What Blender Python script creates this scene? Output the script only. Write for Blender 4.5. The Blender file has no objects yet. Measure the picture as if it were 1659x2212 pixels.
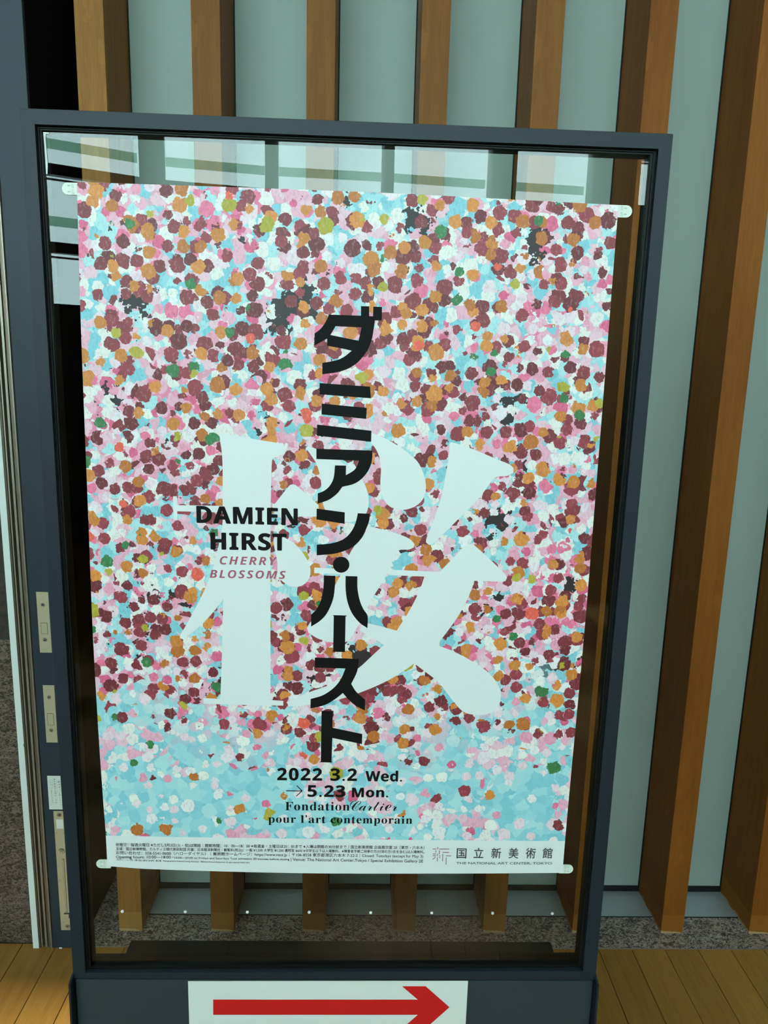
import bpy, bmesh, math, random
from mathutils import Vector
random.seed(7)
C = bpy.context.scene.collection

# ---------------------------------------------------------------- camera
FPX = 1575.178
YAW, PITCH, ROLL = 0.0280614, 0.1905127, 0.025949
CAM = Vector((0.0209, -1.8463, 1.6))
FW = Vector((math.sin(YAW)*math.cos(PITCH), math.cos(YAW)*math.cos(PITCH), -math.sin(PITCH)))
_r = FW.cross(Vector((0, 0, 1))).normalized(); _u = _r.cross(FW)
RT = _r*math.cos(ROLL) + _u*math.sin(ROLL); UP = -_r*math.sin(ROLL) + _u*math.cos(ROLL)
cd = bpy.data.cameras.new('camera'); co = bpy.data.objects.new('camera', cd); C.objects.link(co)
cd.sensor_fit = 'VERTICAL'; cd.sensor_height = 24; cd.lens = 24*FPX/2212; cd.clip_start = 0.02
from mathutils import Matrix
M = Matrix((RT, UP, -FW)).transposed().to_4x4(); M.translation = CAM; co.matrix_world = M
bpy.context.scene.camera = co

# ---------------------------------------------------------------- sky, sun, exposure
W = bpy.data.worlds.new('sky'); bpy.context.scene.world = W; W.use_nodes = True
bg = W.node_tree.nodes['Background']; bg.inputs[0].default_value = (0.70, 0.97, 1.0, 1); bg.inputs[1].default_value = 7.0
SUN_EL, SUN_AZ, SUN_E = math.radians(41.1), math.radians(4), 9.5
sd = bpy.data.lights.new('sun', 'SUN'); sd.energy = SUN_E; sd.angle = math.radians(1.6); sd.color = (.88, .95, .80)
so = bpy.data.objects.new('sun', sd); C.objects.link(so)
sdir = Vector((math.sin(SUN_AZ)*math.cos(SUN_EL), math.cos(SUN_AZ)*math.cos(SUN_EL), -math.sin(SUN_EL)))
so.rotation_euler = sdir.to_track_quat('-Z', 'Y').to_euler(); so.location = (0, -12, 9)
vs = bpy.context.scene.view_settings
vs.view_transform = 'Standard'; vs.look = 'None'; vs.gamma = 1; vs.use_curve_mapping = False; vs.exposure = 1.05

# ---------------------------------------------------------------- measuring helpers
def ray(x, y): return FW + RT*((x-829.5)/FPX) - UP*((y-1106)/FPX)
def onY(x, y, Y):
    d = ray(x, y); return CAM + d*((Y-CAM.y)/d.y)
def onX(x, y, X):
    d = ray(x, y); return CAM + d*((X-CAM.x)/d.x)
SY = -0.7949                     # plane of the sign's glass
FY = SY-0.012                    # front face of its frame

# ---------------------------------------------------------------- mesh helpers
def link(name, me, mat, parent=None, loc=None):
    if mat: me.materials.append(mat)
    o = bpy.data.objects.new(name, me); C.objects.link(o)
    if loc is not None: o.location = loc
    if parent: o.parent = parent
    return o
def mesh(name, vs_, fs, mat, parent=None, origin=None, smooth=False):
    """vertices in world space; the object sits at origin (relative to its parent's location)"""
    po = parent_world(parent)
    if origin is None: origin = sum((Vector(v) for v in vs_), Vector())/len(vs_) if parent is None else po
    origin = Vector(origin)
    me = bpy.data.meshes.new(name); me.from_pydata([tuple(Vector(v)-origin) for v in vs_], [], fs); me.update()
    if smooth:
        for p in me.polygons: p.use_smooth = True
    return link(name, me, mat, parent, origin-po)
def parent_world(p):
    v = Vector()
    while p: v += p.location; p = p.parent
    return v
BF = [(0,3,2,1),(4,5,6,7),(0,1,5,4),(1,2,6,5),(2,3,7,6),(3,0,4,7)]
def box(name, a, b, mat, parent=None, bevel=0, own=True):
    x0,y0,z0 = a; x1,y1,z1 = b
    v = [(x0,y0,z0),(x1,y0,z0),(x1,y1,z0),(x0,y1,z0),(x0,y0,z1),(x1,y0,z1),(x1,y1,z1),(x0,y1,z1)]
    o = mesh(name, v, BF, mat, parent, ((x0+x1)/2,(y0+y1)/2,z0) if own else None)
    if bevel: bev(o, bevel)
    return o
def bev(o, w, seg=2):
    bm = bmesh.new(); bm.from_mesh(o.data)
    bmesh.ops.bevel(bm, geom=bm.edges[:], offset=w, segments=seg, affect='EDGES', profile=.6)
    bm.to_mesh(o.data); bm.free()
def empty(name, loc=(0,0,0), parent=None):
    o = bpy.data.objects.new(name, None); C.objects.link(o); o.location = Vector(loc)-parent_world(parent); o.parent = parent
    o.empty_display_size = .05
    return o
def thing(o, label, cat, group=None):
    o['label'] = label; o['category'] = cat
    if group: o['group'] = group
    return o
def structure(o): o['kind'] = 'structure'; return o
def prism(name, quad, y0, y1, mat, parent):
    """a polygon given as points on a vertical plane, from depth y0 back to y1"""
    n = len(quad)
    v = [(p[0], y0, p[2]) for p in quad]+[(p[0], y1, p[2]) for p in quad]
    f = [tuple(range(n)), tuple(range(2*n-1, n-1, -1))]+[(i, n+i, n+(i+1) % n, (i+1) % n) for i in range(n)]
    return mesh(name, v, f, mat, parent)
def disc(name, c, r, y0, y1, mat, parent, n=24, rz=None, dome=0):
    rz = rz or r
    v = [(c[0]+r*math.cos(2*math.pi*i/n), y, c[2]+rz*math.sin(2*math.pi*i/n)) for y in (y0, y1) for i in range(n)]
    f = [tuple(range(n)), tuple(range(2*n-1, n-1, -1))]+[(i, n+i, n+(i+1) % n, (i+1) % n) for i in range(n)]
    return mesh(name, v, f, mat, parent)

# ---------------------------------------------------------------- materials
def lin(r, g, b):
    f = lambda c: ((c/255+.055)/1.055)**2.4 if c > 10 else c/255/12.92
    return (f(r), f(g), f(b), 1)
def mat(name, col, rough=.5, metal=0, spec=.5, coat=0):
    m = bpy.data.materials.new(name); m.use_nodes = True; b = m.node_tree.nodes['Principled BSDF']
    b.inputs['Base Color'].default_value = (*col[:3], 1); b.inputs['Roughness'].default_value = rough
    b.inputs['Metallic'].default_value = metal; b.inputs['Specular IOR Level'].default_value = spec
    b.inputs['Coat Weight'].default_value = coat
    return m
class N:
    """small node-graph writer"""
    def __init__(s, m): s.t = m.node_tree; s.b = s.t.nodes['Principled BSDF']
    def add(s, ty, **k):
        n = s.t.nodes.new(ty)
        for a, v in k.items(): setattr(n, a, v)
        return n
    def put(s, sock, v):
        if hasattr(v, 'is_output') or isinstance(v, bpy.types.NodeSocket): s.t.links.new(v, sock)
        else: sock.default_value = v
    def math(s, op, a, b=0, c=None):
        n = s.add('ShaderNodeMath', operation=op); s.put(n.inputs[0], a); s.put(n.inputs[1], b)
        if c is not None: s.put(n.inputs[2], c)
        return n.outputs[0]
    def mix(s, f, a, b, bt='MIX'):
        n = s.add('ShaderNodeMix', data_type='RGBA', blend_type=bt)
        s.put(n.inputs['Factor'], f); s.put(n.inputs['A'], a); s.put(n.inputs['B'], b); return n.outputs['Result']
    def coord(s, k='Object'): return s.add('ShaderNodeTexCoord').outputs[k]
    def map(s, v, scale=(1,1,1), loc=(0,0,0), rot=(0,0,0)):
        n = s.add('ShaderNodeMapping'); s.put(n.inputs[0], v); n.inputs['Scale'].default_value = scale
        n.inputs['Location'].default_value = loc; n.inputs['Rotation'].default_value = rot; return n.outputs[0]
    def noise(s, v, scale, detail=3, rough=.5, out='Fac'):
        n = s.add('ShaderNodeTexNoise'); s.put(n.inputs['Vector'], v); n.inputs['Scale'].default_value = scale
        n.inputs['Detail'].default_value = detail; n.inputs['Roughness'].default_value = rough; return n.outputs[out]
    def vor(s, v, scale, rand=1, feat='F1'):
        n = s.add('ShaderNodeTexVoronoi', feature=feat); s.put(n.inputs['Vector'], v); n.inputs['Scale'].default_value = scale
        n.inputs['Randomness'].default_value = rand; return n
    def ramp(s, f, stops, interp='LINEAR'):
        n = s.add('ShaderNodeValToRGB'); s.put(n.inputs[0], f); r = n.color_ramp; r.interpolation = interp
        while len(r.elements) < len(stops): r.elements.new(.5)
        for e, (p, c) in zip(r.elements, stops): e.position = p; e.color = (*c[:3], 1)
        return n.outputs[0]
    def bump(s, h, strength=.3, dist=.002):
        n = s.add('ShaderNodeBump'); n.inputs['Strength'].default_value = strength; n.inputs['Distance'].default_value = dist
        s.put(n.inputs['Height'], h); s.t.links.new(n.outputs[0], s.b.inputs['Normal'])
    def base(s, c): s.put(s.b.inputs['Base Color'], c)
    def rough(s, r): s.put(s.b.inputs['Roughness'], r)

def wood(name, dark, mid, light, axis, rough=.45, wear=False, bumps=.15, joint=None):
    m = mat(name, mid, rough, spec=.14 if axis == 2 else .2); g = N(m)
    info = g.add('ShaderNodeObjectInfo').outputs['Random']
    off = g.math('MULTIPLY', info, 37.0)
    cmb = g.add('ShaderNodeCombineXYZ'); g.put(cmb.inputs[0], off); g.put(cmb.inputs[1], off); g.put(cmb.inputs[2], off)
    add = g.add('ShaderNodeVectorMath', operation='ADD'); g.put(add.inputs[0], g.coord()); g.put(add.inputs[1], cmb.outputs[0])
    sc = [1, 1, 1]; sc[axis] = .05
    v = g.map(add.outputs[0], scale=sc)
    n1 = g.noise(v, 60, 5, .6); n2 = g.noise(v, 420, 2, .5); n3 = g.noise(g.map(add.outputs[0], scale=[1 if i != axis else .35 for i in range(3)]), 5, 2)
    f = g.math('ADD', g.math('MULTIPLY', n1, .55), g.math('MULTIPLY', n3, .45))
    c = g.ramp(f, [(.3, dark), (.5, mid), (.7, light)])
    c = g.mix(g.math('MULTIPLY', g.math('SUBTRACT', n2, .4), .9), c, (*[k*.55 for k in dark[:3]], 1))
    tint = g.math('MULTIPLY_ADD', info, .2, .9)
    tc = g.add('ShaderNodeCombineColor'); g.put(tc.inputs[0], tint); g.put(tc.inputs[1], tint); g.put(tc.inputs[2], tint)
    c = g.mix(1.0, c, tc.outputs[0], 'MULTIPLY')
    if wear:
        z = g.add('ShaderNodeSeparateXYZ'); g.put(z.inputs[0], g.coord())
        e = g.math('ADD', z.outputs[2], g.math('MULTIPLY', g.math('SUBTRACT', g.noise(g.coord(), 30, 3), .5), .03))
        k = g.math('MULTIPLY', g.math('LESS_THAN', z.outputs[2], .062), .55)
        c = g.mix(k, c, (light[0]*1.15, light[1]*1.25, light[2]*1.3, 1))
        k2 = g.math('MULTIPLY', g.math('LESS_THAN', e, .006), .6)
        c = g.mix(k2, c, (.5, .36, .2, 1))
        k3 = g.math('MULTIPLY', g.math('GREATER_THAN', g.noise(g.map(g.coord(), scale=(1, 1, .3)), 22, 3), .66), .25)
        c = g.mix(k3, c, (light[0]*1.2, light[1]*1.2, light[2]*1.3, 1))
    g.base(c); g.bump(n1, bumps, .0006)
    return m
FINS = [wood('fin_wood_tan', (.24,.092,.020), (.30,.125,.029), (.36,.16,.040), 2, .55, wear=True),
        wood('fin_wood_brown', (.17,.060,.013), (.22,.083,.018), (.27,.108,.025), 2, .55, wear=True),
        wood('fin_wood_red', (.165,.048,.006), (.21,.066,.009), (.26,.086,.013), 2, .55, wear=True)]
PLANK = wood('plank_wood', (.30,.130,.026), (.38,.175,.037), (.45,.215,.048), 1, .5, bumps=.06)
def granite(name, cols, dark, scale, sp):
    m = mat(name, cols[0], .42); g = N(m); v = g.map(g.coord(), scale=(1, 1.5, 1.7), rot=(0, .35, .3))
    d = g.noise(v, scale*.8, 2, out='Color')
    vv = g.mix(.10, v, d)
    a = g.vor(vv, scale); b = g.vor(vv, scale*1.7)
    c = g.ramp(g.math('FRACT', g.math('MULTIPLY', a.outputs['Color'], 1.0)), [(0, cols[0]), (.35, cols[1]), (.7, cols[2])], 'CONSTANT')
    sepa = g.add('ShaderNodeSeparateColor'); g.put(sepa.inputs[0], a.outputs['Color'])
    c = g.ramp(sepa.outputs[0], [(0, cols[0]), (.3, cols[1]), (.6, cols[2])], 'CONSTANT')
    sepb = g.add('ShaderNodeSeparateColor'); g.put(sepb.inputs[0], b.outputs['Color'])
    c = g.mix(g.math('LESS_THAN', sepb.outputs[1], sp), c, dark)
    c = g.mix(g.math('MULTIPLY', g.noise(v, scale*3, 3), .35), c, (*[k*.6 for k in cols[1][:3]], 1))
    g.base(c); g.bump(a.outputs['Distance'], .2, .001)
    return m
GRAN = granite('speckled_granite', ((.48,.31,.25,1), (.33,.25,.21,1), (.52,.42,.36,1)), (.02,.02,.02,1), 66, .40)
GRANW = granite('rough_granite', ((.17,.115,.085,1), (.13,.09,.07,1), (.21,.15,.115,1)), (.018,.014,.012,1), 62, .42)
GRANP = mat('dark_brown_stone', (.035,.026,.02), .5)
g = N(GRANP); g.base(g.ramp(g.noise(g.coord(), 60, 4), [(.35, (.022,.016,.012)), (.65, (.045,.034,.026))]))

def painted(name, col, rough, n=.0):
    m = mat(name, col, rough, spec=.3); g = N(m)
    nz = g.noise(g.coord(), 900, 2); g.bump(nz, .05, .0004)
    return m
PAINT = painted('grey_blue_steel_paint', (.014,.021,.030), .48)
PANELP = painted('base_panel_paint', (.032,.046,.054), .3)
DOORP = painted('dark_door_paint', (.024,.035,.047), .48)
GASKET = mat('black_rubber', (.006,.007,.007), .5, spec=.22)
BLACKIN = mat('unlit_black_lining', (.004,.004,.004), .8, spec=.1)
SATIN = mat('satin_nickel', (.56,.47,.32), .42, .35); g = N(SATIN)
g.bump(g.noise(g.map(g.coord(), scale=(1, 1, .03)), 900, 2), .06, .0003)
SCREW = mat('screw_steel', (.55,.52,.42), .3, .9)
SLOT = mat('dark_slot', (.02,.02,.015), .6)
ALU = mat('bare_aluminium', (.36,.31,.25), .4, .6)
ALUD = mat('aged_brown_aluminium', (.16,.12,.09), .45, .5)
SILL = mat('brushed_sill_metal', (.50,.55,.57), .35, .55); g = N(SILL)
g.rough(g.math('MULTIPLY_ADD', g.noise(g.map(g.coord(), scale=(1, .2, 1)), 40, 4), .25, .22))
WHITEP = mat('chipped_white_paint', (.72,.74,.72), .45); g = N(WHITEP)
chip = g.math('GREATER_THAN', g.noise(g.map(g.coord(), scale=(3, 1, 1)), 14, 4), .70)
g.base(g.mix(chip, (.72,.75,.72,1), (.25,.24,.22,1)))
PAPER = mat('poster_paper', (.80,.80,.80), .45)
SHEET = mat('arrow_sheet_paper', (.80,.80,.76), .45)
TAB = mat('adhesive_tab_plastic', (.74,.76,.68), .4)
INK = mat('black_ink', (.007,.006,.006), .6, spec=.12)
GREYINK = mat('grey_ink', (.055,.055,.058), .5)
TABINK = mat('tab_grey_ink', (.28,.31,.28), .5)
PINK = mat('plum_ink', (.42,.10,.15), .45)
LOGO = mat('muted_plum_ink', (.33,.12,.17), .5)
REDINK = mat('red_ink', (.68,.014,.014), .5, spec=.2)
DOT = mat('white_spacer', (.8,.8,.78), .4)
FROST = mat('frosted_pale_panel', (.34,.40,.355), .55, spec=.3); g = N(FROST)
g.base(g.ramp(g.noise(g.map(g.coord(), scale=(1, 1, .2)), 1.5, 2), [(.3, (.275,.325,.290)), (.7, (.31,.365,.325))]))
g.bump(g.noise(g.coord(), 1200, 1), .05, .0003)
PLASTER = mat('pale_plaster', (.55,.56,.54), .8)
DARKWALL = mat('dark_grey_wall', (.05,.055,.06), .6)
MULL = mat('grey_green_mullion', (.20,.24,.22), .5)
TRANS = mat('dark_transom', (.025,.03,.03), .5)


def glass(name, tint, gain):
    m = bpy.data.materials.new(name); m.use_nodes = True; t = m.node_tree; t.nodes.clear()
    o = t.nodes.new('ShaderNodeOutputMaterial'); mx = t.nodes.new('ShaderNodeMixShader')
    tr = t.nodes.new('ShaderNodeBsdfTransparent'); gl = t.nodes.new('ShaderNodeBsdfGlossy'); fr = t.nodes.new('ShaderNodeFresnel')
    mu = t.nodes.new('ShaderNodeMath'); mu.operation = 'MULTIPLY'; mu.inputs[1].default_value = gain; mu.use_clamp = True
    tr.inputs[0].default_value = (*tint, 1); gl.inputs['Roughness'].default_value = 0; fr.inputs[0].default_value = 1.5
    t.links.new(fr.outputs[0], mu.inputs[0]); t.links.new(mu.outputs[0], mx.inputs[0])
    t.links.new(tr.outputs[0], mx.inputs[1]); t.links.new(gl.outputs[0], mx.inputs[2]); t.links.new(mx.outputs[0], o.inputs[0])
    return m
GLASS = glass('sign_glass', (.88,.92,.90), 1.25)
FRIT = glass('fritted_louver_glass', (.50,.64,.55), 1.3)
PANE = glass('window_glass', (.97,.99,.98), 1.5)

# the picture on the poster: a plain generic field of thick colour dabs
def dl(r, g_, b): a = lin(r, g_, b); return (min(a[0]*1.30, .9), min(a[1]*1.0, .9), min(a[2]*1.0, .9), 1)
def dabs():
    m = mat('dabbed_print', (.5,.5,.5), .5); g = N(m)
    sx = g.add('ShaderNodeSeparateXYZ'); g.put(sx.inputs[0], g.coord())
    cb = g.add('ShaderNodeCombineXYZ'); g.put(cb.inputs[0], sx.outputs[0]); g.put(cb.inputs[1], sx.outputs[2])
    v0 = cb.outputs[0]; H = sx.outputs[2]                     # 0 .. 1 m up the sheet
    def warp(seed, amt, sc):
        n = g.noise(g.map(v0, loc=(seed, seed*.7, seed*.3)), sc, 3, .6, 'Color')
        s = g.add('ShaderNodeVectorMath', operation='SUBTRACT'); g.put(s.inputs[0], n); s.inputs[1].default_value = (.5, .5, .5)
        k = g.add('ShaderNodeVectorMath', operation='SCALE'); g.put(k.inputs[0], s.outputs[0]); k.inputs['Scale'].default_value = amt
        a = g.add('ShaderNodeVectorMath', operation='ADD'); g.put(a.inputs[0], g.map(v0, loc=(seed*1.3, seed, 0))); g.put(a.inputs[1], k.outputs[0])
        return a.outputs[0]
    big = g.noise(g.map(v0, loc=(3, 1, 0)), 4.5, 3, .6)
    big2 = g.noise(g.map(v0, loc=(9, 4, 0)), 5.5, 3, .6)
    low = g.math('MULTIPLY_ADD', H, -7.0, g.math('MULTIPLY_ADD', g.noise(g.map(v0, loc=(5, 2, 0)), 7, 3), 2.2, .75))               # >0 in the lowest part of the print
    low = g.math('MINIMUM', g.math('MAXIMUM', low, 0), 1)
    base = g.ramp(g.math('ADD', big, g.math('MULTIPLY', low, -.10)), [(.38, dl(120,200,215)), (.48, dl(150,215,222)), (.54, dl(205,160,180)), (.64, dl(214,122,158))])
    height = g.noise(warp(2, .02, 40), 130, 4, .6)
    gap = g.math('GREATER_THAN', g.noise(g.map(v0, loc=(1, 7, 0)), 9, 5, .7), .61)
    base = g.mix(g.math('MULTIPLY', gap, g.math('SUBTRACT', 1, low)), base, dl(40, 32, 36))
    col = base
    layers = [ # seed, scale, radius lo/hi, presence, colours, presence-noise, low-area factor
        (11, 62, .60, .95, 1.01, [dl(225,195,210), dl(160,222,226), dl(214,232,228), dl(120,200,214), dl(226,176,198)], None, 1.0),
        (23, 52, .36, .62, .62, [dl(222,120,155), dl(230,160,185), dl(238,215,225), dl(214,232,228), dl(205,100,138)], big, .12),
        (67, 48, .34, .56, .30, [dl(222,238,232), dl(232,214,224), dl(214,234,236), dl(238,226,232)], None, 1.7),
        (37, 45, .40, .56, .80, [dl(118,46,56), dl(130,54,64), dl(104,38,48), dl(142,58,72)], big2, .05),
        (41, 43, .38, .54, .40, [dl(190,128,50), dl(204,140,60), dl(176,112,44), dl(196,134,62)], None, .10),
        (53, 38, .26, .46, .17, [dl(48,126,72), dl(160,164,44), dl(226,98,78), dl(170,172,60), dl(52,120,70)], None, .35)]
    for seed, sc, r0, r1, pres, cols, pn, lowf in layers:
        w = warp(seed, .009, 130)
        a = g.vor(w, sc, .85)
        s = g.add('ShaderNodeSeparateColor'); g.put(s.inputs[0], a.outputs['Color'])
        rad = g.math('MULTIPLY_ADD', s.outputs[2], r1-r0, r0)
        inside = g.math('LESS_THAN', a.outputs['Distance'], rad)
        p = pres
        if pn is not None: p = g.math('MULTIPLY_ADD', g.math('SUBTRACT', pn, .5), 2.6, pres)
        p = g.math('MULTIPLY', p, g.math('MULTIPLY_ADD', low, lowf-1, 1))
        if seed in (11, 23): p = g.math('MULTIPLY', p, g.math('SUBTRACT', 1, g.math('MULTIPLY', g.math('MULTIPLY', gap, .85), g.math('SUBTRACT', 1, low))))
        here = g.math('MULTIPLY', inside, g.math('LESS_THAN', s.outputs[0], p))
        cc = g.ramp(s.outputs[1], [(i/len(cols), c) for i, c in enumerate(cols)], 'CONSTANT')
        streak = g.noise(g.map(w, loc=(seed, 0, 0), scale=(1, .4, 1), rot=(0, 0, seed*.13)), 330, 3, .6)
        cc = g.mix(g.math('MULTIPLY', g.math('GREATER_THAN', streak, .56), .28), cc, g.mix(.5, cc, dl(40, 30, 30)))
        cc = g.mix(g.math('MULTIPLY', g.math('LESS_THAN', streak, .40), .12), cc, dl(235, 225, 225))
        col = g.mix(here, col, cc)
        if seed == 11:     # the lowest part runs mostly to aqua
            aq = g.ramp(g.math('MULTIPLY_ADD', g.noise(w, 120, 3), .3, g.math('MULTIPLY', s.outputs[1], .7)), [(.1, dl(112,196,212)), (.5, dl(140,212,222)), (.9, dl(166,224,226))])
            col = g.mix(g.math('MULTIPLY', low, g.math('LESS_THAN', big2, .52)), col, aq)
        height = g.math('ADD', height, g.math('MULTIPLY', here, g.math('SUBTRACT', rad, a.outputs['Distance'])))
    g.base(col)
    return m
DABS = dabs()

# ================================================================ SETTING
# ---- floor: wooden planks running away from the camera, each a piece of its own
floor = structure(empty('floor'))
PW, PX0 = .0955, -.909
GY = -.046
edge_y = -.058
box('subfloor', (-6, -9, -.06), (8, .8, -.0205), SLOT, floor)
nplank = 0
for k in range(-16, 28):
    xa = PX0+k*PW; y = edge_y-.0006 if xa > -.76 else GY-.0008; first = True; rr = random.Random(k*13+5)
    while y > -7.4 and nplank < 295:
        L = 1.82*(rr.uniform(.2, 1) if first else 1); first = False
        if k == 20 : pass
        y2 = max(y-L, -7.45)
        z = rr.uniform(-.0003, .0003)
        box('plank', (xa+.0011, y2+.0008, -.008+z), (xa+PW-.0011, y, 0+z), PLANK, floor); nplank += 1
        y = y2
for a, b in ((-6, PX0-16*PW), (PX0+28*PW, 8)):       # far sides, never told apart
    o = box('plank_field', (a, -7.45, -.008), (b, edge_y, 0), PLANK, floor, own=True); o['kind'] = 'stuff'
# granite kerb the fins stand on
for a, b in ((-.7452, -.632), (-.630, 1.134), (1.136, 2.9)):
    o = box('granite_slab', (a, edge_y+.0015, -.02), (b, .0649 if a > -.7 else .62, .0015), GRAN, floor)
box('granite_slab', (-.657, .066, -.02), (-.632, .62, .0015), GRAN, floor)
box('floor_edge_strip', (-.743, edge_y, -.02), (2.9, edge_y+.0013, .002), ALU, floor)

# ---- back wall: wooden fins before pale frosted panels
wall = structure(empty('wall_back'))
X0, S, FWD, D = -.6566, .26214, .06566, .1781
NF = 13
for k in range(NF):
    x = X0+k*S
    o = box('wood_fin', (x, 0, .0016), (x+FWD, D-.0005 if k else .5, 5.6), FINS[0 if k == 0 else 1 if k < 5 else 2], wall, bevel=.0012)
    if k < NF:
        box('frosted_panel', (x+FWD-.004 if False else x+FWD+.0004, D, .022), (x+S-.0004, D+.012, 5.6), FROST, wall)
        box('panel_gasket', (x+FWD+.0004, D-.004, .0042), (x+S-.0004, D+.01, .022), GASKET, wall)
        for g_ in (x+FWD+.0004, x+S-.0034):
            box('panel_edge_seal', (g_, D-.003, .022), (g_+.003, D, 5.6), GASKET, wall)
        box('sill_plate', (x+FWD+.0006, .0655, .0015), (x+S-.0006, D-.0042, .004), SILL, wall)
box('sill_plate_edge', (X0+FWD, .064, 0), (X0+NF*S, .0654, .0038), GASKET, wall)
box('wall_board', (X0+NF*S, .0, 0), (8, .2, 5.6), PLASTER, wall)
box('wall_backing', (X0+FWD, D+.0125, -.03), (X0+NF*S+.1, D+.03, 5.6), BLACKIN, wall)

# dark recess beside the first fin
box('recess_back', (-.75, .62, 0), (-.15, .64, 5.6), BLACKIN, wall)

# ---- left wall: rough granite slabs
wl = structure(empty('wall_left'))
GY = -.046
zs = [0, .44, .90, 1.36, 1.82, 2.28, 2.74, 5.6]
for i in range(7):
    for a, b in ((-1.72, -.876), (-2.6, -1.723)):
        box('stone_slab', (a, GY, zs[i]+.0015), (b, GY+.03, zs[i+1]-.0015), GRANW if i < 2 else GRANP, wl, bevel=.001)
box('wall_backing', (-6, GY+.006, 0), (-.876, .3, 5.6), DARKWALL, wl)

# ---- steel door edge with its locks
YD = -.064
door = structure(empty('door_1', (-.8, YD, 0)))
box('door_leaf', (-.817, YD, .002), (-.7445, YD+.012, 5.6), DOORP, door, bevel=.001)
box('door_leaf_side', (-.80, YD+.012, -.02), (-.7455, .62, 5.6), BLACKIN, door)
box('white_edge_strip', (-.8735, YD, .0), (-.8570, YD+.03, 5.6), WHITEP, door, bevel=.001)
box('track_back', (-.857, YD+.03, 0), (-.817, YD+.05, 5.6), BLACKIN, door)
q = .00015
for a, b, dy, mt in ((41,47,.000,ALUD), (51,56,.001,ALU), (61,69,.002,ALUD), (77,99,.004,ALU), (148,184,.004,ALU), (218,248,.001,ALUD), (251,256,0,ALU), (259,263,0,ALUD), (267,285,-.001,ALU)):
    box('track_rail', (-.857+(a-40)*q, YD+dy, .001), (-.857+(b-40)*q, YD+.03, 5.6), mt, door)
# narrow screws on the rails
def cross_screw(c, r, y, parent, m=None, name='screw'):
    o = disc(name, c, r, y-.0009, y, m or SCREW, parent, 20)
    a = r*.55; b = r*.16
    pts = [(-b,a),(b,a),(b,b),(a,b),(a,-b),(b,-b),(b,-a),(-b,-a),(-b,-b),(-a,-b),(-a,b),(-b,b)]
    th = random.uniform(0, .8); pts = [(u*math.cos(th)-w*math.sin(th), u*math.sin(th)+w*math.cos(th)) for u, w in pts]
    v = [(c[0]+u, y-.00095, c[2]+w) for u, w in pts]
    return o, v
def ring(c, r1, r2, y, mt, parent, name, n=24):
    v = []; f = []
    for i in range(n):
        a = 2*math.pi*i/n
        for rr_ in (r1, r2): v.append((c[0]+rr_*math.cos(a), y, c[2]+rr_*math.sin(a)))
    f = [(2*i, 2*i+1, (2*i+3) % (2*n), (2*i+2) % (2*n)) for i in range(n)]
    return mesh(name, v, f, mt, parent)
def plate(px, name, y=YD, th=.0012, mt=SATIN, parent=door, be=.0004):
    qd = [onY(x_, y_, y-th) for x_, y_ in px]
    xs = [p.x for p in qd]; zz = [p.z for p in qd]
    x0_ = (qd[0].x+qd[3].x)/2; x1_ = (qd[1].x+qd[2].x)/2
    z1_ = (qd[0].z+qd[1].z)/2; z0_ = (qd[2].z+qd[3].z)/2
    o = box(name, (x0_, y-th, z0_), (x1_, y+.0005, z1_), mt, parent, bevel=be)
    o['x0'] = x0_
    return o, x0_, x1_, z0_, z1_

# ---------------------------------------------------------------- text and outlines on a plane
def tmesh(body, size=1.0, offset=0.0, shear=0.0, spacing=1.0):
    c = bpy.data.curves.new('txt', 'FONT'); c.body = body; c.size = size; c.offset = offset; c.shear = shear
    c.space_character = spacing; c.resolution_u = 3
    o = bpy.data.objects.new('txt', c); C.objects.link(o)
    dg = bpy.context.evaluated_depsgraph_get(); me = bpy.data.meshes.new_from_object(o.evaluated_get(dg))
    vs_ = [tuple(v.co) for v in me.vertices]; fs = [tuple(p.vertices) for p in me.polygons]
    bpy.data.objects.remove(o); bpy.data.curves.remove(c); bpy.data.meshes.remove(me)
    return vs_, fs
CAPREF = {}
def text_px(name, body, L, R, cap, y, mt, parent, offset=0, shear=0, spacing=1.0, capref='H', up=None):
    """text whose ink runs from image-measured point L to R along its baseline with the given cap height, laid on plane y"""
    vs_, fs = tmesh(body, offset=min(offset, 0), shear=shear, spacing=spacing)
    if not vs_: return None
    if offset > 0:                       # heavier weight: the same outline printed again a hair to each side
        n0 = len(vs_); base_v, base_f = list(vs_), list(fs)
        for k, (dx, dy) in enumerate(((-1, 0), (1, 0), (0, .7), (0, -.7)), 0):
            o2 = len(vs_); vs_ = vs_+[(v[0]+dx*offset, v[1]+dy*offset, k+1) for v in base_v]; fs = fs+[tuple(i+o2 for i in f) for f in base_f]
    rv, _ = tmesh(capref); ch = max(v[1] for v in rv)
    xa = min(v[0] for v in vs_); xb = max(v[0] for v in vs_)
    A = onY(*L, y); B = onY(*R, y); T = onY((L[0]+R[0])/2, (L[1]+R[1])/2-cap, y); Mi = (A+B)/2
    hz = T.z-Mi.z
    out = []
    for v in vs_:
        t = (v[0]-xa)/(xb-xa); s = v[1]/ch
        p = A.lerp(B, t); out.append((p.x, y-.00003*v[2], p.z+s*hz))
    return mesh(name, out, fs, mt, parent)
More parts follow.
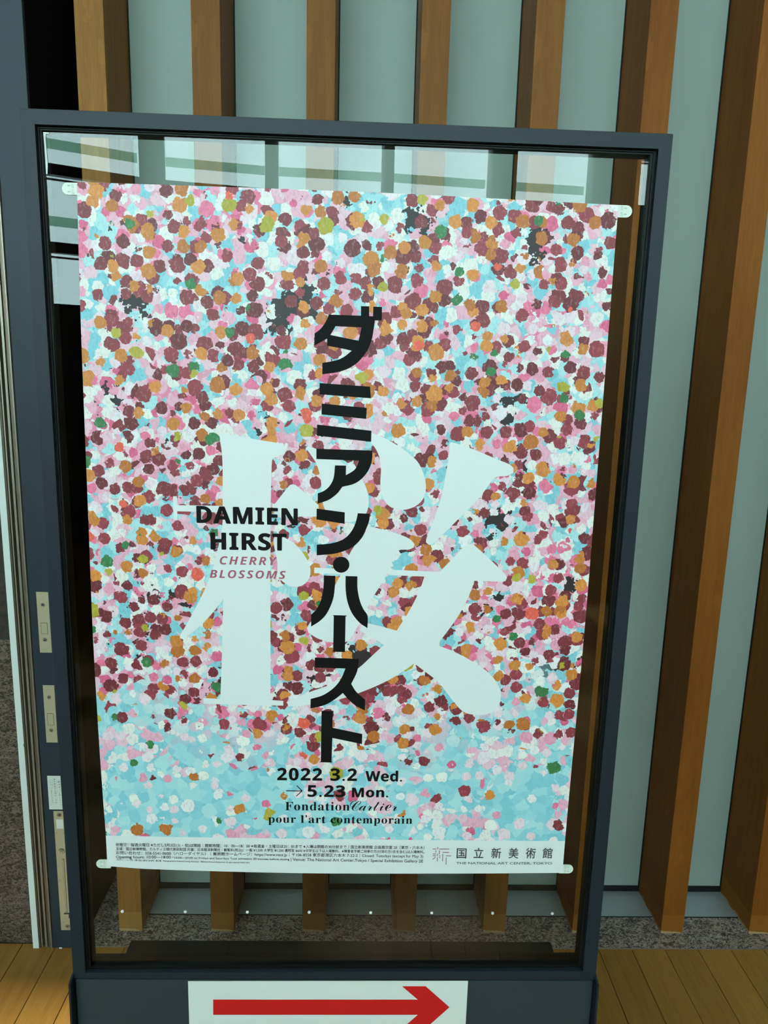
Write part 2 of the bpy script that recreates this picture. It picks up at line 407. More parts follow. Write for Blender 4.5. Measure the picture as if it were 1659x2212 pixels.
def smooth(pts, sub=5, corner=42):
    n = len(pts); P = [Vector((p[0], p[1])) for p in pts]; out = []
    def is_c(i):
        a = P[i]-P[i-1]; b = P[(i+1) % n]-P[i]
        if a.length < 1e-6 or b.length < 1e-6: return True
        return math.degrees(a.angle(b)) > corner
    cs = [is_c(i) for i in range(n)]
    for i in range(n):
        a, b = P[i], P[(i+1) % n]; L = (b-a).length
        ta = (b-P[i-1]) if not cs[i] else (b-a); tb = (P[(i+2) % n]-a) if not cs[(i+1) % n] else (b-a)
        ta = ta.normalized()*L; tb = tb.normalized()*L
        m = sub if L > 6 else 2
        for k in range(m):
            t = k/m; h1 = 2*t**3-3*t**2+1; h2 = t**3-2*t**2+t; h3 = -2*t**3+3*t**2; h4 = t**3-t**2
            out.append(a*h1+ta*h2+b*h3+tb*h4)
    return out
def shape_px(name, loops, y, mt, parent, sub=5, corner=42):
    """filled outline(s): first loop outside, others holes"""
    bm = bmesh.new(); edges = []
    for lp in loops:
        pts = smooth(lp, sub, corner) if sub > 1 else [Vector(p) for p in lp]
        vv = [bm.verts.new(onY(p[0], p[1], y)) for p in pts]
        edges += [bm.edges.new((vv[i], vv[(i+1) % len(vv)])) for i in range(len(vv))]
    bmesh.ops.triangle_fill(bm, use_beauty=True, use_dissolve=False, edges=edges, normal=(0, -1, 0))
    vs_ = [tuple(v.co) for v in bm.verts]; bm.verts.index_update()
    fs = [tuple(v.index for v in f.verts) for f in bm.faces]; bm.free()
    return mesh(name, vs_, fs, mt, parent)

# ---- locks on the door edge
def lock(px, screws, bolt, texts):
    o, a, b, c, d = plate(px, 'lock_plate')
    y = YD-.0013
    for sx_, sz_ in screws:
        p = onY(sx_, sz_, y); s, v = cross_screw(p, .0042, y, o)
        ring(p, .0044, .0050, y-.0001, SLOT, o, 'screw_rim')
        mesh('screw_slot', [(x_, yy-.0002, z_) for x_, yy, z_ in v], [tuple(range(12))], SLOT, o)
    q4 = [onY(x_, y_, y) for x_, y_ in bolt]
    x0_, x1_ = (q4[0].x+q4[3].x)/2, (q4[1].x+q4[2].x)/2; z1_, z0_ = (q4[0].z+q4[1].z)/2, (q4[2].z+q4[3].z)/2
    box('bolt_recess', (x0_-.0008, y-.0001, z0_-.0008), (x1_+.0008, y+.0006, z1_+.0008), SLOT, o)
    box('bolt', (x0_, y-.0006, z0_), (x1_, y, z1_), SATIN, o, bevel=.0003)
    for body, L, R, cap in texts: text_px('engraving', body, L, R, cap, y-.0001, TABINK, o)
lock([(78,1279),(104,1279),(112,1410),(86,1410)], [(92.6,1307),(97.5,1382.5)], [(88.5,1346),(101.5,1346),(103,1369),(90.5,1369)], [])
lock([(92.5,1481),(117,1480),(124.5,1604),(100,1604)], [(106,1506),(110.5,1577.5)], [(102.5,1541.5),(115,1542),(116.5,1566),(104,1566)], [])
# instruction notice
NT = mat('notice_white', (.70,.72,.66), .4)
nt, a, b, c, d = plate([(101.5,1676),(130.3,1676.2),(135.3,1748.5),(106.7,1748.5)], 'notice_plate', th=.0006, mt=NT, be=.0001)
yn = YD-.0008
def column_text(body, top, bottom, w, y, mt, parent, name='lettering'):
    n = len(body)
    for i, ch in enumerate(body):
        if ch == ' ': continue
        t0 = (i+.08)/n; t1 = (i+.92)/n
        vs_, fs = tmesh({'ー': '｜'}.get(ch, ch))
        if not vs_: continue
        T = onY(top[0]+(bottom[0]-top[0])*t0, top[1]+(bottom[1]-top[1])*t0, y); B = onY(top[0]+(bottom[0]-top[0])*t1, top[1]+(bottom[1]-top[1])*t1, y)
        Rr = onY(top[0]+w+(bottom[0]-top[0])*t0, top[1]+(bottom[1]-top[1])*t0, y); wd = Rr.x-T.x
        yield [(T.x+(B.x-T.x)*(1-(v[1]+.12)/1.0)+wd*v[0]-wd*.0, y, B.z+(T.z-B.z)*(v[1]+.12)) for v in vs_], fs
def merged(name, parts, mt, parent):
    V = []; F = []
    for v, f in parts:
        o_ = len(V); V += v; F += [tuple(i+o_ for i in t) for t in f]
    return mesh(name, V, F, mt, parent) if V else None
merged('lettering', list(column_text('押ボタン', (124,1686.5), (126.5,1709), 5.2, yn, GREYINK, nt)), INK, nt)
merged('lettering', list(column_text('を押して下さい。', (125.8,1712), (130,1744), 4.6, yn, GREYINK, nt)), GREYINK, nt)
merged('lettering', list(column_text('扉を開放する時は、下の', (115,1681), (119.5,1736), 4.4, yn, GREYINK, nt)), GREYINK, nt)
merged('lettering', list(column_text('レバー', (106.8,1686.5), (109.3,1703.5), 5.2, yn, GREYINK, nt)), INK, nt)
merged('lettering', list(column_text('を引いて下さい。', (108.6,1706.5), (112.3,1739), 4.4, yn, GREYINK, nt)), GREYINK, nt)
def frame_px(name, q4, w, y, mt, parent):
    P4 = [onY(x_, y_, y) for x_, y_ in q4]; cx = sum((p.x for p in P4))/4; cz = sum((p.z for p in P4))/4
    V = [(p.x, y, p.z) for p in P4]+[(p.x+(w if p.x < cx else -w), y, p.z+(w if p.z < cz else -w)) for p in P4]
    return mesh(name, V, [(i, (i+1) % 4, 4+(i+1) % 4, 4+i) for i in range(4)], mt, parent)
frame_px('printed_box', [(122.2,1685.2),(130.2,1685.3),(132,1710.8),(123.9,1710.5)], .0004, yn, TABINK, nt)
frame_px('printed_box', [(104.8,1685),(113.6,1685.2),(115,1704.8),(106.4,1704.7)], .0004, yn, TABINK, nt)
# long emergency handle plate
hp, a, b, c, d = plate([(113.8,1752),(136.5,1752.5),(155,2009.5),(133,2009.5)], 'handle_plate', be=.0008)
y = YD-.0013
for sx_, sz_, r_ in ((127.8,1760.5,.0048), (146,2001,.0048), (122.4,1799,.002), (137.5,1799,.002), (130,1902.5,.0016), (145.5,1902.8,.0016), (137,1992,.0018), (152,1992,.0018)):
    p = onY(sx_, sz_, y); s, v = cross_screw(p, r_, y, hp)
    if r_ > .003: ring(p, r_*1.05, r_*1.2, y-.0001, SLOT, hp, 'screw_rim')
    mesh('screw_slot', [(x_, yy-.0002, z_) for x_, yy, z_ in v], [tuple(range(12))], SLOT, hp)
p = onY(133, 1838.5, y); ring(p, .0074, .0084, y-.0001, SLOT, hp, 'button_rim'); btn = disc('push_button', p, .0072, y-.0016, y, SATIN, hp)
text_px('engraving', '押', (129.3,1842), (136.7,1842), 7.2, y-.0017, SLOT, hp)
A_, B_ = onY(134.8, 1855, y), onY(146, 1971, y); gx = (A_.x+B_.x)/2
box('lever_slot', (gx-.0024, y-.0001, B_.z), (gx+.0024, y+.0004, A_.z), SLOT, hp)
box('pull_lever', (gx-.0015, y-.0012, B_.z+.002), (gx+.0015, y-.0001, A_.z-.001), SATIN, hp, bevel=.0004)
p = onY(144.5, 1977, y); lv = box('lever_grip', (gx-.0062, y-.004, p.z-.006), (gx+.0062, y-.0001, p.z+.0055), SATIN, hp, bevel=.0016)
box('grip_recess', (gx-.0072, y-.0003, p.z-.0085), (gx+.0072, y+.0002, p.z+.0075), SLOT, hp)
q4 = [onY(x_, y_, y) for x_, y_ in ((121,1770),(136,1770),(137,1790),(122.5,1790))]
box('foil_sticker', ((q4[0].x+q4[3].x)/2, y-.0003, q4[3].z), ((q4[1].x+q4[2].x)/2, y, q4[0].z), mat('foil', (.8,.8,.76), .35, .2), hp)
# paint chips at the foot of the door leaf
p = onY(131, 2047.5, YD); box('paint_chip', (p.x-.004, YD-.0012, .0), (p.x+.004, YD, .004), WHITEP, door, bevel=.0006)

# ---- room behind the camera: glazed curved front, ceiling, side walls (seen only as reflections and as the light)
ceil = structure(empty('ceiling', (0, 0, 5.6)))
for a_, b_, ya_ in ((-6, -1.78, -9), (-1.78, -.90, -6.74), (-.90, -.50, -9), (-.50, -.02, -7.95), (-.02, 8, -9)): box('ceiling_board', (a_, ya_, 5.6), (b_, .8, 5.7), PLASTER, ceil)  # overhang and notches shaped to place the sun patches on the floor
structure(box('wall_side', (-6.1, -8.2, 0), (-6, .3, 5.6), PLASTER))
structure(box('wall_right', (8, -8.2, 0), (8.1, .3, 5.6), PLASTER))
FAC = [(-6, -4.6), (-4.2, -5.35), (-2.95, -6.02), (-1.89, -6.63), (-.875, -6.85), (.17, -6.93), (1.25, -7.09), (2.35, -7.22), (3.5, -7.3), (4.7, -7.34), (8, -7.4)]
MW = [.1, .1, .1, .21, .115, .09, .235, .46, .12, .12, .1]
ZB = 2.09
for i in range(len(FAC)-1):
    (xa, ya), (xb, yb) = FAC[i], FAC[i+1]
    ZH = 5.6 if i < 4 else 4.75
    ZB = 2.09 if i < 7 else 3.25  # right-hand glazing starts higher, to dim its reflection in the sign glass
    L = math.hypot(xb-xa, yb-ya); ang = math.atan2(yb-ya, xb-xa)
    w = structure(empty('window_%d' % (i+1), (xa, ya, 0)))
    def seg(name, a0, a1, d0, d1, z0, z1, m_):
        cx, sx_ = math.cos(ang), math.sin(ang)
        def T(u, v): return (xa+u*cx-v*sx_, ya+u*sx_+v*cx)
        pts = [T(a0, d0), T(a1, d0), T(a1, d1), T(a0, d1)]
        v = [(p[0], p[1], z) for z in (z0, z1) for p in pts]
        return mesh(name, v, BF, m_, w)
    seg('mullion', -MW[i]/2, MW[i]/2, -.06, .12, 0, 5.6, MULL)
    seg('transom', MW[i]/2, L-MW[i+1]/2, -.03, .03, ZB-.05, ZB, TRANS)
    z = ZB+.41
    n = 0
    if ZH < 5.5: seg('sun_block_header', MW[i]/2, L-MW[i+1]/2, -.08, .03, ZH, 5.6, PLASTER)  # unseen header, added to keep the sun off the right side
    while z < ZH-.1:
        seg('transom', MW[i]/2, L-MW[i+1]/2, -.03, .05, z, z+.085, TRANS)
        seg('fritted_louver', MW[i]/2, L-MW[i+1]/2, -.12, -.115, z+.235, z+.315, FRIT)
        seg('tie_rod', MW[i]/2, L-MW[i+1]/2, .04, .055, z-.045, z-.03, ALU)
        z += .61
    seg('pane', MW[i]/2, L-MW[i+1]/2, -.001, .001, ZB, 5.58, PANE)
    seg('lower_panel', MW[i]/2, L-MW[i+1]/2, -.03, .0, 0, ZB-.05, DARKWALL)

# ================================================================ THE SIGN STAND
stand = thing(empty('sign_stand', (-.008, SY, 0)), 'freestanding dark steel display stand framing the glass pane that carries the poster', 'sign stand')
OUT = [(42,234), (1454,290), (1285.5,2117), (158.5,2113)]
INN = [(74.7,268), (1423,321.5), (1259,2098), (184.5,2101)]
GLS = [(90,281.5), (1405.5,334.5), (1249.5,2084.8), (196.5,2088)]
o_ = [onY(*p, FY) for p in OUT]; i_ = [onY(*p, FY) for p in INN]; g_ = [onY(*p, SY-.003) for p in GLS]
for i in range(4):
    j = (i+1) % 4
    prism('frame_bar', [o_[i], o_[j], i_[j], i_[i]], FY, SY+.028, PAINT, stand)
    gi = [p.copy() for p in (i_[i], i_[j])]
    prism('gasket', [i_[i], i_[j], g_[j], g_[i]], SY-.004, SY+.02, GASKET, stand)
    prism('frame_shadow_lip', [o_[i], o_[j], o_[j]+(o_[j]-o_[(i+2) % 4]).normalized()*.0013, o_[i]+(o_[i]-o_[(i+3) % 4]).normalized()*.0013], FY+.003, SY+.028, GASKET, stand) if i in (0, 1, 3) else None  # dark outer lip, doubles as a drawn shadow line around the frame
    # slim bead between frame and gasket
    m0, m1 = i_[i].lerp(g_[i], .42), i_[j].lerp(g_[j], .42)
    m2, m3 = i_[j].lerp(g_[j], .58), i_[i].lerp(g_[i], .58)
    prism('bead', [m0, m1, m2, m3], SY-.0065, SY-.003, GASKET, stand)
gl = mesh('glass_pane', [(g_[k].x+(-.004 if k in (0, 3) else .004), SY, g_[k].z+(.004 if k < 2 else -.004)) for k in range(4)], [(3, 2, 1, 0)], GLASS, stand)
for i, px in enumerate((264, 400, 534.2, 667.8, 800.8, 932.6, 1064.2, 1193)):
    p = onY(px, 1969+i*.62, SY-.0012); disc('spacer_dot', p, .0024, SY-.0016, SY-.0002, DOT, stand, 16)
# base: recessed front panel between two side blades, deep box behind
zt = (onY(158.5, 2118, FY).z+onY(1285.5, 2118.5, FY).z)/2
xl, xr = o_[3].x, o_[2].x
box('base_panel', (xl+.003, FY+.0005, .012), (xr-.003, SY+.03, zt), PANELP, stand, bevel=.001)
box('base_box', (-.384, SY+.0305, .012), (.380, -.689, .58), PANELP, stand, bevel=.002)
fl = onX(149.2, 2129, xl-.001); fr = onX(1294.5, 2127.5, xr+.001)
yb_ = (fl.y+fr.y)/2; zb_ = (fl.z+fr.z)/2
for x_ in (xl-.0015, xr-.0015):
    v = [(x_+dx, yy, zz_) for dx in (0, .003) for yy, zz_ in ((SY+.03, zt+.012), (FY-.001, zt+.012), (yb_, zb_), (yb_-.02, 0), (SY+.03, 0))]
    f = [(0,1,2,3,4), (9,8,7,6,5)]+[(k, 5+k, 5+(k+1) % 5, (k+1) % 5) for k in range(5)]
    mesh('side_blade', v, f, PAINT, stand)
box('foot_plate', (-.46, SY-.25, 0), (.44, SY+.33, .011), PAINT, stand, bevel=.001)
# worn tape marks at the upper left corner of the glass
TAPE = mat('tape_residue', (.7,.74,.72), .5)
for loop in ([(93,285),(106,286),(106,289.5),(99,289),(98.5,300),(101,330),(103,352),(102.5,376),(99.5,376),(98,352),(96,320),(94.5,300)],):
    shape_px('tape_residue', [loop], SY-.0009, TAPE, stand, 3)

# ---------------------------------------------------------------- the poster
SH = SY-.0022
def edge(pts, t):
    n = len(pts)-1; acc = [0]
    for i in range(n): acc.append(acc[-1]+math.dist(pts[i], pts[i+1]))
    s = t*acc[-1]
    for i in range(n):
        if s <= acc[i+1]+1e-9:
            k = (s-acc[i])/(acc[i+1]-acc[i]); a, b = pts[i], pts[i+1]
            p0 = pts[i-1] if i else a; p3 = pts[i+2] if i+2 <= n else b
            def cr(c): return .5*(2*a[c]+(b[c]-p0[c])*k+(2*p0[c]-5*a[c]+4*b[c]-p3[c])*k*k+(-p0[c]+3*a[c]-3*b[c]+p3[c])*k**3)
            return (cr(0), cr(1))
    return pts[-1]
TOP = [(166,393),(480,403.5),(830,416.5),(1100,430.5),(1336,443)]
LEFT = [(166,393),(174.5,700),(190,1100),(201,1380),(217,1650),(228.8,1805)]
LEFT2 = [(228.8,1805),(232,1871)]
RIGHT = [(1336,443),(1284,1100),(1261,1380),(1231,1700),(1220.5,1817)]
RIGHT2 = [(1220.5,1817),(1215,1885.5)]
MID = [(228.8,1805),(480,1809.5),(760,1812.8),(1000,1815.5),(1220.5,1817)]
BOT = [(232,1871),(302,1876.5),(500,1883),(700,1886.8),(1006,1887),(1215,1885.5)]
def coons(T_, B_, L_, R_, nu, nv, y, curl=0):
    V = []; F = []
    for j in range(nv+1):
        for i in range(nu+1):
            u, v = i/nu, j/nv; t, b, l, r = edge(T_, u), edge(B_, u), edge(L_, v), edge(R_, v)
            p = [(1-v)*t[c]+v*b[c]+(1-u)*l[c]+u*r[c]-((1-u)*(1-v)*T_[0][c]+u*(1-v)*T_[-1][c]+(1-u)*v*B_[0][c]+u*v*B_[-1][c]) for c in (0, 1)]
            q_ = onY(p[0], p[1], y); V.append(q_)
    for j in range(nv):
        for i in range(nu):
            a = j*(nu+1)+i; F.append((a, a+1, a+nu+2, a+nu+1))
    return V, F
po = onY(228.8, 1805, SH)
poster = thing(empty('poster', po), 'tall pink and aqua dabbed exhibition poster with huge white kanji, taped to the glass', 'poster')
V, F = coons(TOP, BOT, LEFT+LEFT2[1:], RIGHT+RIGHT2[1:], 12, 18, SH)
nV = len(V); sheet = mesh('paper_sheet', [tuple(v) for v in V]+[(v.x, v.y+.0004, v.z) for v in V], F+[tuple(k+nV for k in reversed(f)) for f in F], PAPER, poster)
V, F = coons(TOP, MID, LEFT, RIGHT, 12, 16, SH-.0002)
mesh('printed_picture', V, F, DABS, poster)
YK, YB, YT = SH-.0004, SH-.0006, SH-.0008
KAN = [
 [(474,939.2),(475.3,937.3),(482,937),(515,942),(562,950.6),(599,957),(611,962),(618.3,969.8),(616.5,977.7),(607.8,983),(595.5,986.4),(589.4,990),(587.3,997),(586,1042),(584.7,1091),(584.4,1208),(584.2,1295),(584.2,1512),(612,1514),(612,1524.2),(545,1523.5),(492,1522),(439,1520),(439.4,1508),(473,1509.5),(476,1507),(478.4,1442),(481,1355),(482,1295.4),(454,1330),(426,1358),(394.5,1380.7),(389,1377.5),(388.4,1374),(401.5,1351),(422.4,1313),(440,1278),(452,1248),(461,1223.7),(468,1195.7),(475,1165),(480,1135),(482,1107),(383,1104.4),(383,1123),(375.2,1123),(373.8,1072),(382,1072),(383,1091),(481,1093),(481,1042),(480.5,998.7),(478.4,970.7),(475.8,955)],
 [(592.9,1089),(621.7,1052.9),(627,1047.6),(634,1046),(641,1049.4),(688,1091),(688.5,1116),(641.5,1116),(592,1115.3)],
 [(660,968),(665,964.4),(679,968),(721,989),(759,1013),(785,1041),(796,1074),(794,1102),(782.5,1121),(754,1128),(721,1118.6),(702.6,1102),(695.5,1074),(693,1036),(683.8,1003),(669.7,980)],
 [(799,936),(802,934),(832.7,947.4),(860,963),(883.4,980),(902.4,998),(915,1023.4),(920,1046.6),(918,1067.7),(908.7,1084.6),(889.7,1097),(868.6,1101.4),(845.4,1096),(831.7,1083.5),(824,1065.6),(821.6,1042),(823,1015),(820,989.6),(811.6,969.6),(800,953)],
 [(971,958),(975,955.4),(986.8,958),(1022.6,970.6),(1075.4,992.8),(1100.7,1003.3),(1109,1010.7),(1109,1021),(1096.5,1027.6),(1075.4,1029.7),(1068,1032.9),(1033,1078),(991,1120.4),(959.3,1152),(936,1174),(927.7,1177.4),(920.3,1172),(921.4,1162.6),(940.3,1114),(955,1065.6),(963.5,1021),(969.9,981)],
 [(593.4,1158),(608.8,1158.6),(619.5,1164),(635.8,1173.8),(653.2,1193),(664.8,1212),(670.6,1229.7),(668.6,1247),(659,1260.6),(643.6,1267.4),(626.2,1265.4),(608.8,1254.8),(600,1239.4),(599,1214),(594.4,1191),(590.5,1168)],
 [(796,1136.5),(822,1142.6),(864.4,1155),(885.5,1164.7),(895,1175),(894,1182.7),(883.4,1187),(864.4,1188),(856,1194),(849.6,1207.5),(830.6,1249.7),(807.4,1287.7),(788.4,1323.5),(761.8,1372),(752,1384),(735,1389),(710.6,1386.6),(686,1379),(666.6,1367),(663,1357),(671.5,1342.6),(703,1311),(720,1272),(737.4,1237.7),(759.4,1188.8),(786,1154.6)],
 [(678.8,1226),(740,1229),(735,1240),(678.8,1238)],
 [(845.4,1230.7),(949.8,1235.4),(1003.6,1180),(1012,1174.8),(1024.7,1178),(1090,1239),(1095.4,1247.6),(1092,1255),(1083.8,1256.7),(1023.7,1254.6),(1020.5,1266.6),(1010,1294),(993,1325.7),(969.9,1359.4),(943.5,1393.5),(982.7,1408.4),(1032,1436),(1062.7,1460.7),(1079.6,1488.3),(1081,1513),(1072,1531.4),(1050.4,1543),(1025.8,1544.3),(1001,1537.5),(982.7,1519),(945.9,1473),(915,1448.4),(895,1433),(878,1445.3),(835.2,1471.4),(773.7,1497.6),(712,1516),(638.4,1525.8),(623,1525),(620,1517.5),(629,1511.4),(666,1496),(727.6,1473),(773.7,1443.8),(804.4,1416),(829,1393),(804.4,1377.7),(776.8,1362),(781,1350),(800,1348),(857,1362.3),(885.5,1317),(906.6,1275),(916.7,1245.5),(841,1242.3)]]
for lp in KAN: shape_px('kanji_stroke', [lp], YK, PAPER, poster, 5, 36)
KATA = [
 [[(710,679.5),(779.8,681.9),(779.8,661.2),(797.5,661.6),(797.5,682.8),(805.7,683.3),(806.4,662.3),(825.2,663),(824.7,692.2),(810,692.2),(807.6,708),(802.9,734),(790,762.3),(766.4,788),(735.8,802.3),(696.3,808.4),(696.3,784),(728.8,777.6),(745.2,769.4),(759.8,757.6),(733.5,751.7),(707,747),(706.7,731.3),(679.4,746.5),(679.4,720.4),(693.5,709.4),(705.3,691.7)], [(725.2,704.7),(781,707),(774.6,736),(713.5,723.5)]],
 [[(690.4,827.4),(799.3,835.2),(801.2,860.4),(690.4,851.7)]],
 [[(694.7,871.7),(792.3,881),(791.3,905),(694.7,895.2)]],
 [[(684.8,917),(802.4,930.5),(801.7,954.4),(684.6,941)]],
 [[(683.4,969.3),(804.5,973.3),(803.6,992.8),(798.2,1011.6),(785.2,1030.4),(766.4,1044.5),(739.4,1051.6),(728.8,1065.7),(710,1079.8),(686,1088),(686.4,1065.7),(700.6,1059.8),(712.3,1049.2),(720.5,1032.8),(723.6,1005.2),(747.6,1005.7),(747.1,1026.4),(764,1016.3),(771,1006.9),(775.3,995),(683.4,991.6)]],
 [[(684,1098.6),(744.8,1106.8),(744.5,1131.5),(683.6,1122)]],
 [[(772.8,1108.7),(798.9,1109.7),(797.5,1124.5),(791.7,1141),(781.4,1162),(761.8,1181.5),(727.7,1195),(684.2,1199.8),(684.2,1176.6),(715.4,1173.7),(742.3,1164.4),(759.4,1147.3),(768.8,1126.8)]],
 [[(736.9+17.8*math.cos(t*math.pi/8), 1219.8+17.3*math.sin(t*math.pi/8)) for t in range(16)]],
 [[(699.6,1243),(724.5,1243.8),(723.5,1267),(719,1296),(705.7,1325.5),(691,1341.4),(672,1353.6),(672,1328),(683.7,1315.8),(693.5,1296),(698.4,1271.8)]],
 [[(746.5,1244.2),(772,1245),(772.3,1271.8),(777.7,1298.7),(785,1315.8),(794,1330.4),(793.6,1356.8),(776.5,1345),(759.4,1323),(749.6,1296),(746.5,1269.4)]],
 [[(718.4,1328.7),(749,1329.5),(749,1331.4),(746.5,1331.4),(745.2,1406.8),(747.2,1408.6),(716.7,1407.8),(719.6,1406),(721,1331)]],
 [[(680,1420.3),(775.3,1423.2),(771.6,1450),(758.7,1477.4),(769.2,1494),(788.7,1511.6),(788.2,1535),(766.7,1523.3),(752,1509.9),(740.6,1497),(722.8,1511),(700.8,1523.3),(670.5,1530.6),(671,1509.9),(698.4,1501.3),(722.8,1484.2),(737.4,1464.7),(746,1444),(680,1442)]],
 [[(691.5,1535),(721.6,1536.7),(719,1538.4),(717.9,1572),(782.6,1585.5),(781.9,1607.5),(717.9,1594),(716.2,1644.9),(718.4,1647.3),(689.3,1646.6),(693,1644.6),(694.7,1536.7)]]]
for lps in KATA:
    shape_px('katakana_stroke', lps, YB, INK, poster, 4 if len(lps[0]) > 4 else 1, 36)
def B(s_):     # bold sans letters
    out = ''
    for ch in s_:
        if 'A' <= ch <= 'Z': out += chr(0x1D5D4+ord(ch)-65)
        elif 'a' <= ch <= 'z': out += chr(0x1D5EE+ord(ch)-97)
        elif '0' <= ch <= '9': out += chr(0x1D7EC+ord(ch)-48)
        else: out += ch
    return out
def BI(s_): return ''.join(chr(0x1D63C+ord(ch)-65) if 'A' <= ch <= 'Z' else ch for ch in s_)
def SF(s_): return ''.join(chr(0x1D400+ord(ch)-65) if 'A' <= ch <= 'Z' else chr(0x1D41A+ord(ch)-97) if 'a' <= ch <= 'z' else ch for ch in s_)
def SC(s_): return ''.join(chr(0x1D4D0+ord(ch)-65) if 'A' <= ch <= 'Z' else chr(0x1D4EA+ord(ch)-97) if 'a' <= ch <= 'z' else ch for ch in s_)
T = lambda body, L, R, cap, m_=INK, off=0, sp=1.0, cr='H', sh=0: text_px('lettering', body, L, R, cap, YT, m_, poster, offset=off, spacing=sp, capref=cr, shear=sh)
T(B('DAMIEN'), (424.6,1128.8), (643.2,1134.5), 35.5, off=.02, sp=1.06, cr=B('H'))
T(B('HIRST'), (454.9,1186.3), (619.5,1189), 35.5, off=.02, sp=1.08, cr=B('H'))
T(BI('CHERRY'), (474.8,1219.1), (598.5,1221), 17.3, PINK, sp=1.22, cr=B('H'))
T(BI('BLOSSOMS'), (453,1248), (617.5,1250.6), 17, PINK, sp=1.2, cr=B('H'))
T(B('2022 3.2'), (598.6,1685.1), (771,1686.7), 26, off=.014, sp=1.12, cr=B('H'))
T(B('Wed.'), (789,1687.3), (868.5,1687.9), 21.5, off=.014, sp=1.05, cr=B('H'))
T(B('5.23'), (664.2,1720.8), (745.5,1721.6), 24.5, off=.014, sp=1.12, cr=B('H'))
T(B('Mon.'), (760,1721.8), (838.5,1722), 20, off=.014, sp=1.05, cr=B('H'))
for a_, b_ in (((618,1708.2),(652.5,1708.6)), ((641,1697),(653,1708.8)), ((653,1708),(640,1720))):
    dx, dy = b_[0]-a_[0], b_[1]-a_[1]; l_ = math.hypot(dx, dy); nx, ny = -dy/l_*.9, dx/l_*.9
    shape_px('arrow_stroke', [[(a_[0]+nx,a_[1]+ny),(b_[0]+nx,b_[1]+ny),(b_[0]-nx,b_[1]-ny),(a_[0]-nx,a_[1]-ny)]], YT, INK, poster, 1)
T(SF('Fondation'), (616,1750.2), (755.3,1750.9), 18, off=0, sp=1.08, cr=SF('H'))
T('𝒞𝒶𝓇𝓉𝒾ℯ𝓇', (756,1751), (857,1751.6), 21, off=0, cr=SC('H'), sp=.94)
T(SF('pour l’art contemporain'), (579.5,1777), (890.5,1779.5), 16.5, off=0, sp=1.08, cr=SF('H'))
small = lambda body, L, R, cap, off=.008: T(body, L, R, cap, GREYINK, off)
small('休館日：毎週火曜日 ※ただし5月3日(火・祝)は開館｜開館時間：10：00―18：00 ※毎週金・土曜日は20：00まで ※入場は閉館の30分前まで｜国立新美術館 企画展示室 2E（東京・六本木）', (249.6,1827.6), (916.8,1834.2), 5.4)
small('主催：国立新美術館、カルティエ現代美術財団 共催：日本経済新聞社｜観覧料(税込)：一般 ¥1,500 大学生 ¥1,200 高校生 ¥600 ※中学生以下は入場無料。※障害者手帳ご持参の方(付添の方1名を含む)は入場無料。', (250.5,1836.2), (916.8,1843.2), 5)
small('お問い合わせ：050-5541-8600（ハローダイヤル）｜美術館ホームページ：https://www.nact.jp｜〒106-8558 東京都港区六本木 7-22-2｜Closed: Tuesdays (except for May 3)', (250.7,1845.2), (914,1852.6), 5.6)
small('Opening hours: 10:00—18:00', (250.7,1853.9), (369.2,1854.6), 5.8)
small('*10:00—20:00 on Fridays and Saturdays *Last admission 30 minutes before closing', (372.4,1854.7), (625,1858.4), 4.2)
small('| Venue: The National Art Center,Tokyo / Special Exhibition Gallery 2E', (628,1859.4), (914,1863.2), 6)
small('ダミアン・ハースト《儚い桜》(部分) 2018年、個人蔵　Photographed by Prudence Cuming Associates.　©Damien Hirst and Science Ltd. All rights reserved, DACS 2022', (251.7,1859), (539,1865), 2.8, .004)
for ch, cx_ in zip('国立新美術館', (996.6, 1033.3, 1071.3, 1108.9, 1145.8, 1182)):
    T(ch, (cx_-10.6,1852), (cx_+10.6,1852.4), 19.3, GREYINK, .012, cr='国')
text_px('lettering', 'THE NATIONAL ART CENTER, TOKYO', (985.4,1867), (1192.2,1867.5), 5, YT, mat('teal_grey_ink', (.06,.12,.11), .5), poster, offset=.01)
for x1, y1, x2, y2 in ((240,330,420,335),(485,235,485,345),(560,335,1085,335),(390,405,385,515),(572,405,562,605),(735,505,1065,508),(232,585,405,587),(232,675,405,677),(475,575,470,690),(548,682,630,680),(905,680,1170,683),(370,745,225,870),(470,750,462,960),(555,745,620,790),(742,580,735,960),(925,755,912,1130)):
    a_, b_ = (925+x1/23.7, 1820+y1/23.7), (925+x2/23.7, 1820+y2/23.7)
    dx, dy = b_[0]-a_[0], b_[1]-a_[1]; l_ = math.hypot(dx, dy); nx, ny = -dy/l_*.75, dx/l_*.75
    shape_px('emblem_stroke', [[(a_[0]+nx,a_[1]+ny),(b_[0]+nx,b_[1]+ny),(b_[0]-nx,b_[1]-ny),(a_[0]-nx,a_[1]-ny)]], YT, LOGO, poster, 1)

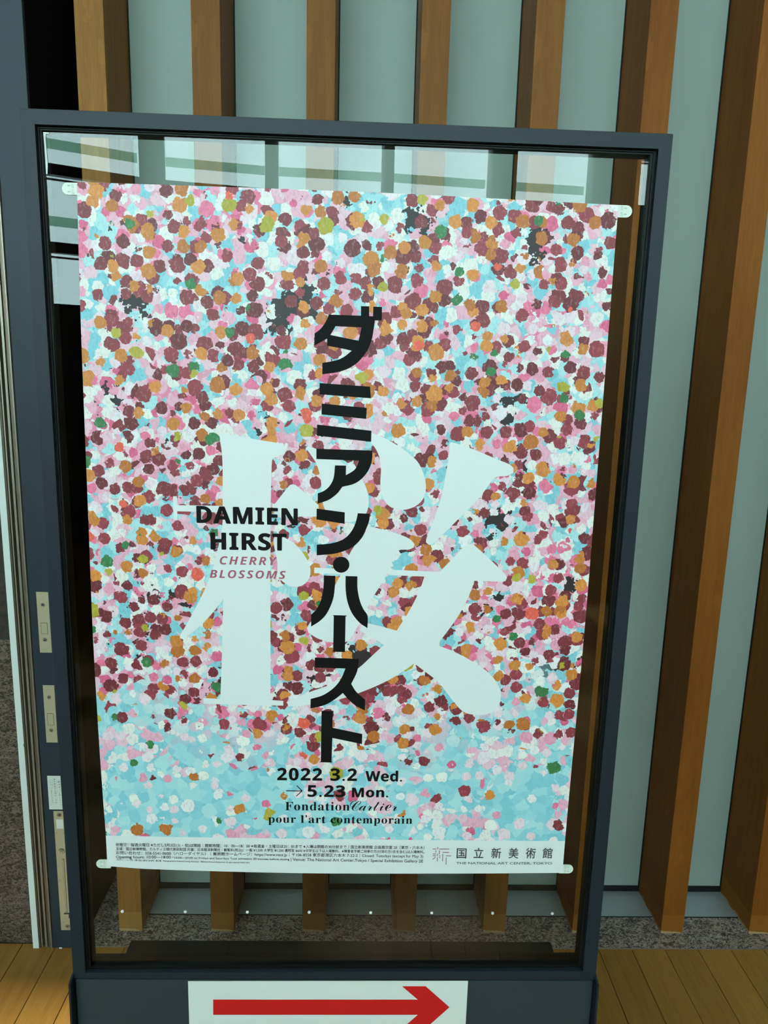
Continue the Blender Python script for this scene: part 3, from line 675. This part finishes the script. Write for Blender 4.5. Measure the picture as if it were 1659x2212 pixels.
# adhesive tabs at the poster's corners
TABS = [('upper left', -1, (134.3,394.5), (166,395), 26.5), ('upper right', 1, (1365,445), (1335,443), 26.5), ('lower left', -1, (208,1857), (233,1857), 18), ('lower right', 1, (1238,1868), (1214,1868), 18)]
for nm, sg, tip, root, h in TABS:
    A_ = onY(root[0], root[1], SY-.001); Bp = onY(root[0], root[1]+h, SY-.001); tp = onY(tip[0], tip[1]+h/2, SY-.001)
    r_ = (A_.z-Bp.z)/2; cz = (A_.z+Bp.z)/2; L_ = abs(tp.x-A_.x)
    pts = [(A_.x-sg*.004, cz+r_)]
    for k in range(13):
        t = math.pi/2*(1-k/6); pts.append((A_.x+sg*(L_-r_)+sg*r_*math.cos(t), cz+r_*math.sin(t)))
    pts.append((A_.x-sg*.004, cz-r_))
    tb = thing(empty('adhesive_tab', (A_.x, SY-.001, cz)), 'pale round-ended adhesive tab sticking out at the %s corner of the poster' % nm, 'adhesive tab', 'adhesive tabs at the poster corners')
    qd = [(p[0], 0, p[1]) for p in pts]
    prism('tab_strip', qd if sg > 0 else qd, SY-.0016, SY-.0002, TAB, tb)
    for zo in (.25*r_*2, -.25*r_*2):
        xa_ = A_.x+sg*.004
        # a block of tiny print and a small outlined arrow beside it
        vs_, fs = tmesh('はがす')
        x0_ = min(v[0] for v in vs_); x1_ = max(v[0] for v in vs_); y0_ = min(v[1] for v in vs_); y1_ = max(v[1] for v in vs_)
        hh = r_*.72; ww = L_*.17
        mesh('lettering', [(xa_+(v[1]-y0_)/(y1_-y0_)*ww*sg, SY-.00175, cz+zo-sg*((v[0]-x0_)/(x1_-x0_)-.5)*hh) for v in vs_], fs, TABINK, tb)
        ax = xa_+sg*ww*1.25; al = L_*.24
        out = [(0,-.12),(.5,-.12),(.5,-.3),(1,0),(.5,.3),(.5,.12),(0,.12)]; inn = [(.1,-.04),(.58,-.04),(.58,-.14),(.8,0),(.58,.14),(.58,.04),(.1,.04)]
        V = [(ax+sg*u*al, SY-.00175, cz+zo+w_*al*.8) for u, w_ in out+inn]
        mesh('arrow_mark', V, [(i, (i+1) % 7, 7+(i+1) % 7, 7+i) for i in range(7)], TABINK, tb)

# ---------------------------------------------------------------- arrow sheet on the base
AY = FY-.0012
za = onY(406, 2120, AY); zb2 = onY(1011, 2119.3, AY)
sheet = thing(mesh('arrow_sheet', [(za.x,AY,za.z),(zb2.x,AY,zb2.z),(zb2.x,AY,za.z-.105),(za.x,AY,za.z-.105),(za.x,AY+.001,za.z),(zb2.x,AY+.001,zb2.z),(zb2.x,AY+.001,za.z-.105),(za.x,AY+.001,za.z-.105)],
    [(0,1,2,3),(7,6,5,4),(0,4,5,1),(1,5,6,2),(2,6,7,3),(3,7,4,0)], SHEET), 'white paper sheet with a bold red arrow pointing right, fixed to the stand base', 'sign')
shape_px('red_arrow', [[(460.5,2159.4),(902.4,2159.4),(868.4,2130.5),(919.4,2130.5),(971,2175.8),(919.4,2221.7),(868.4,2221.7),(902.4,2192.2),(460.5,2192.2)]], AY-.0004, REDINK, sheet, 1)
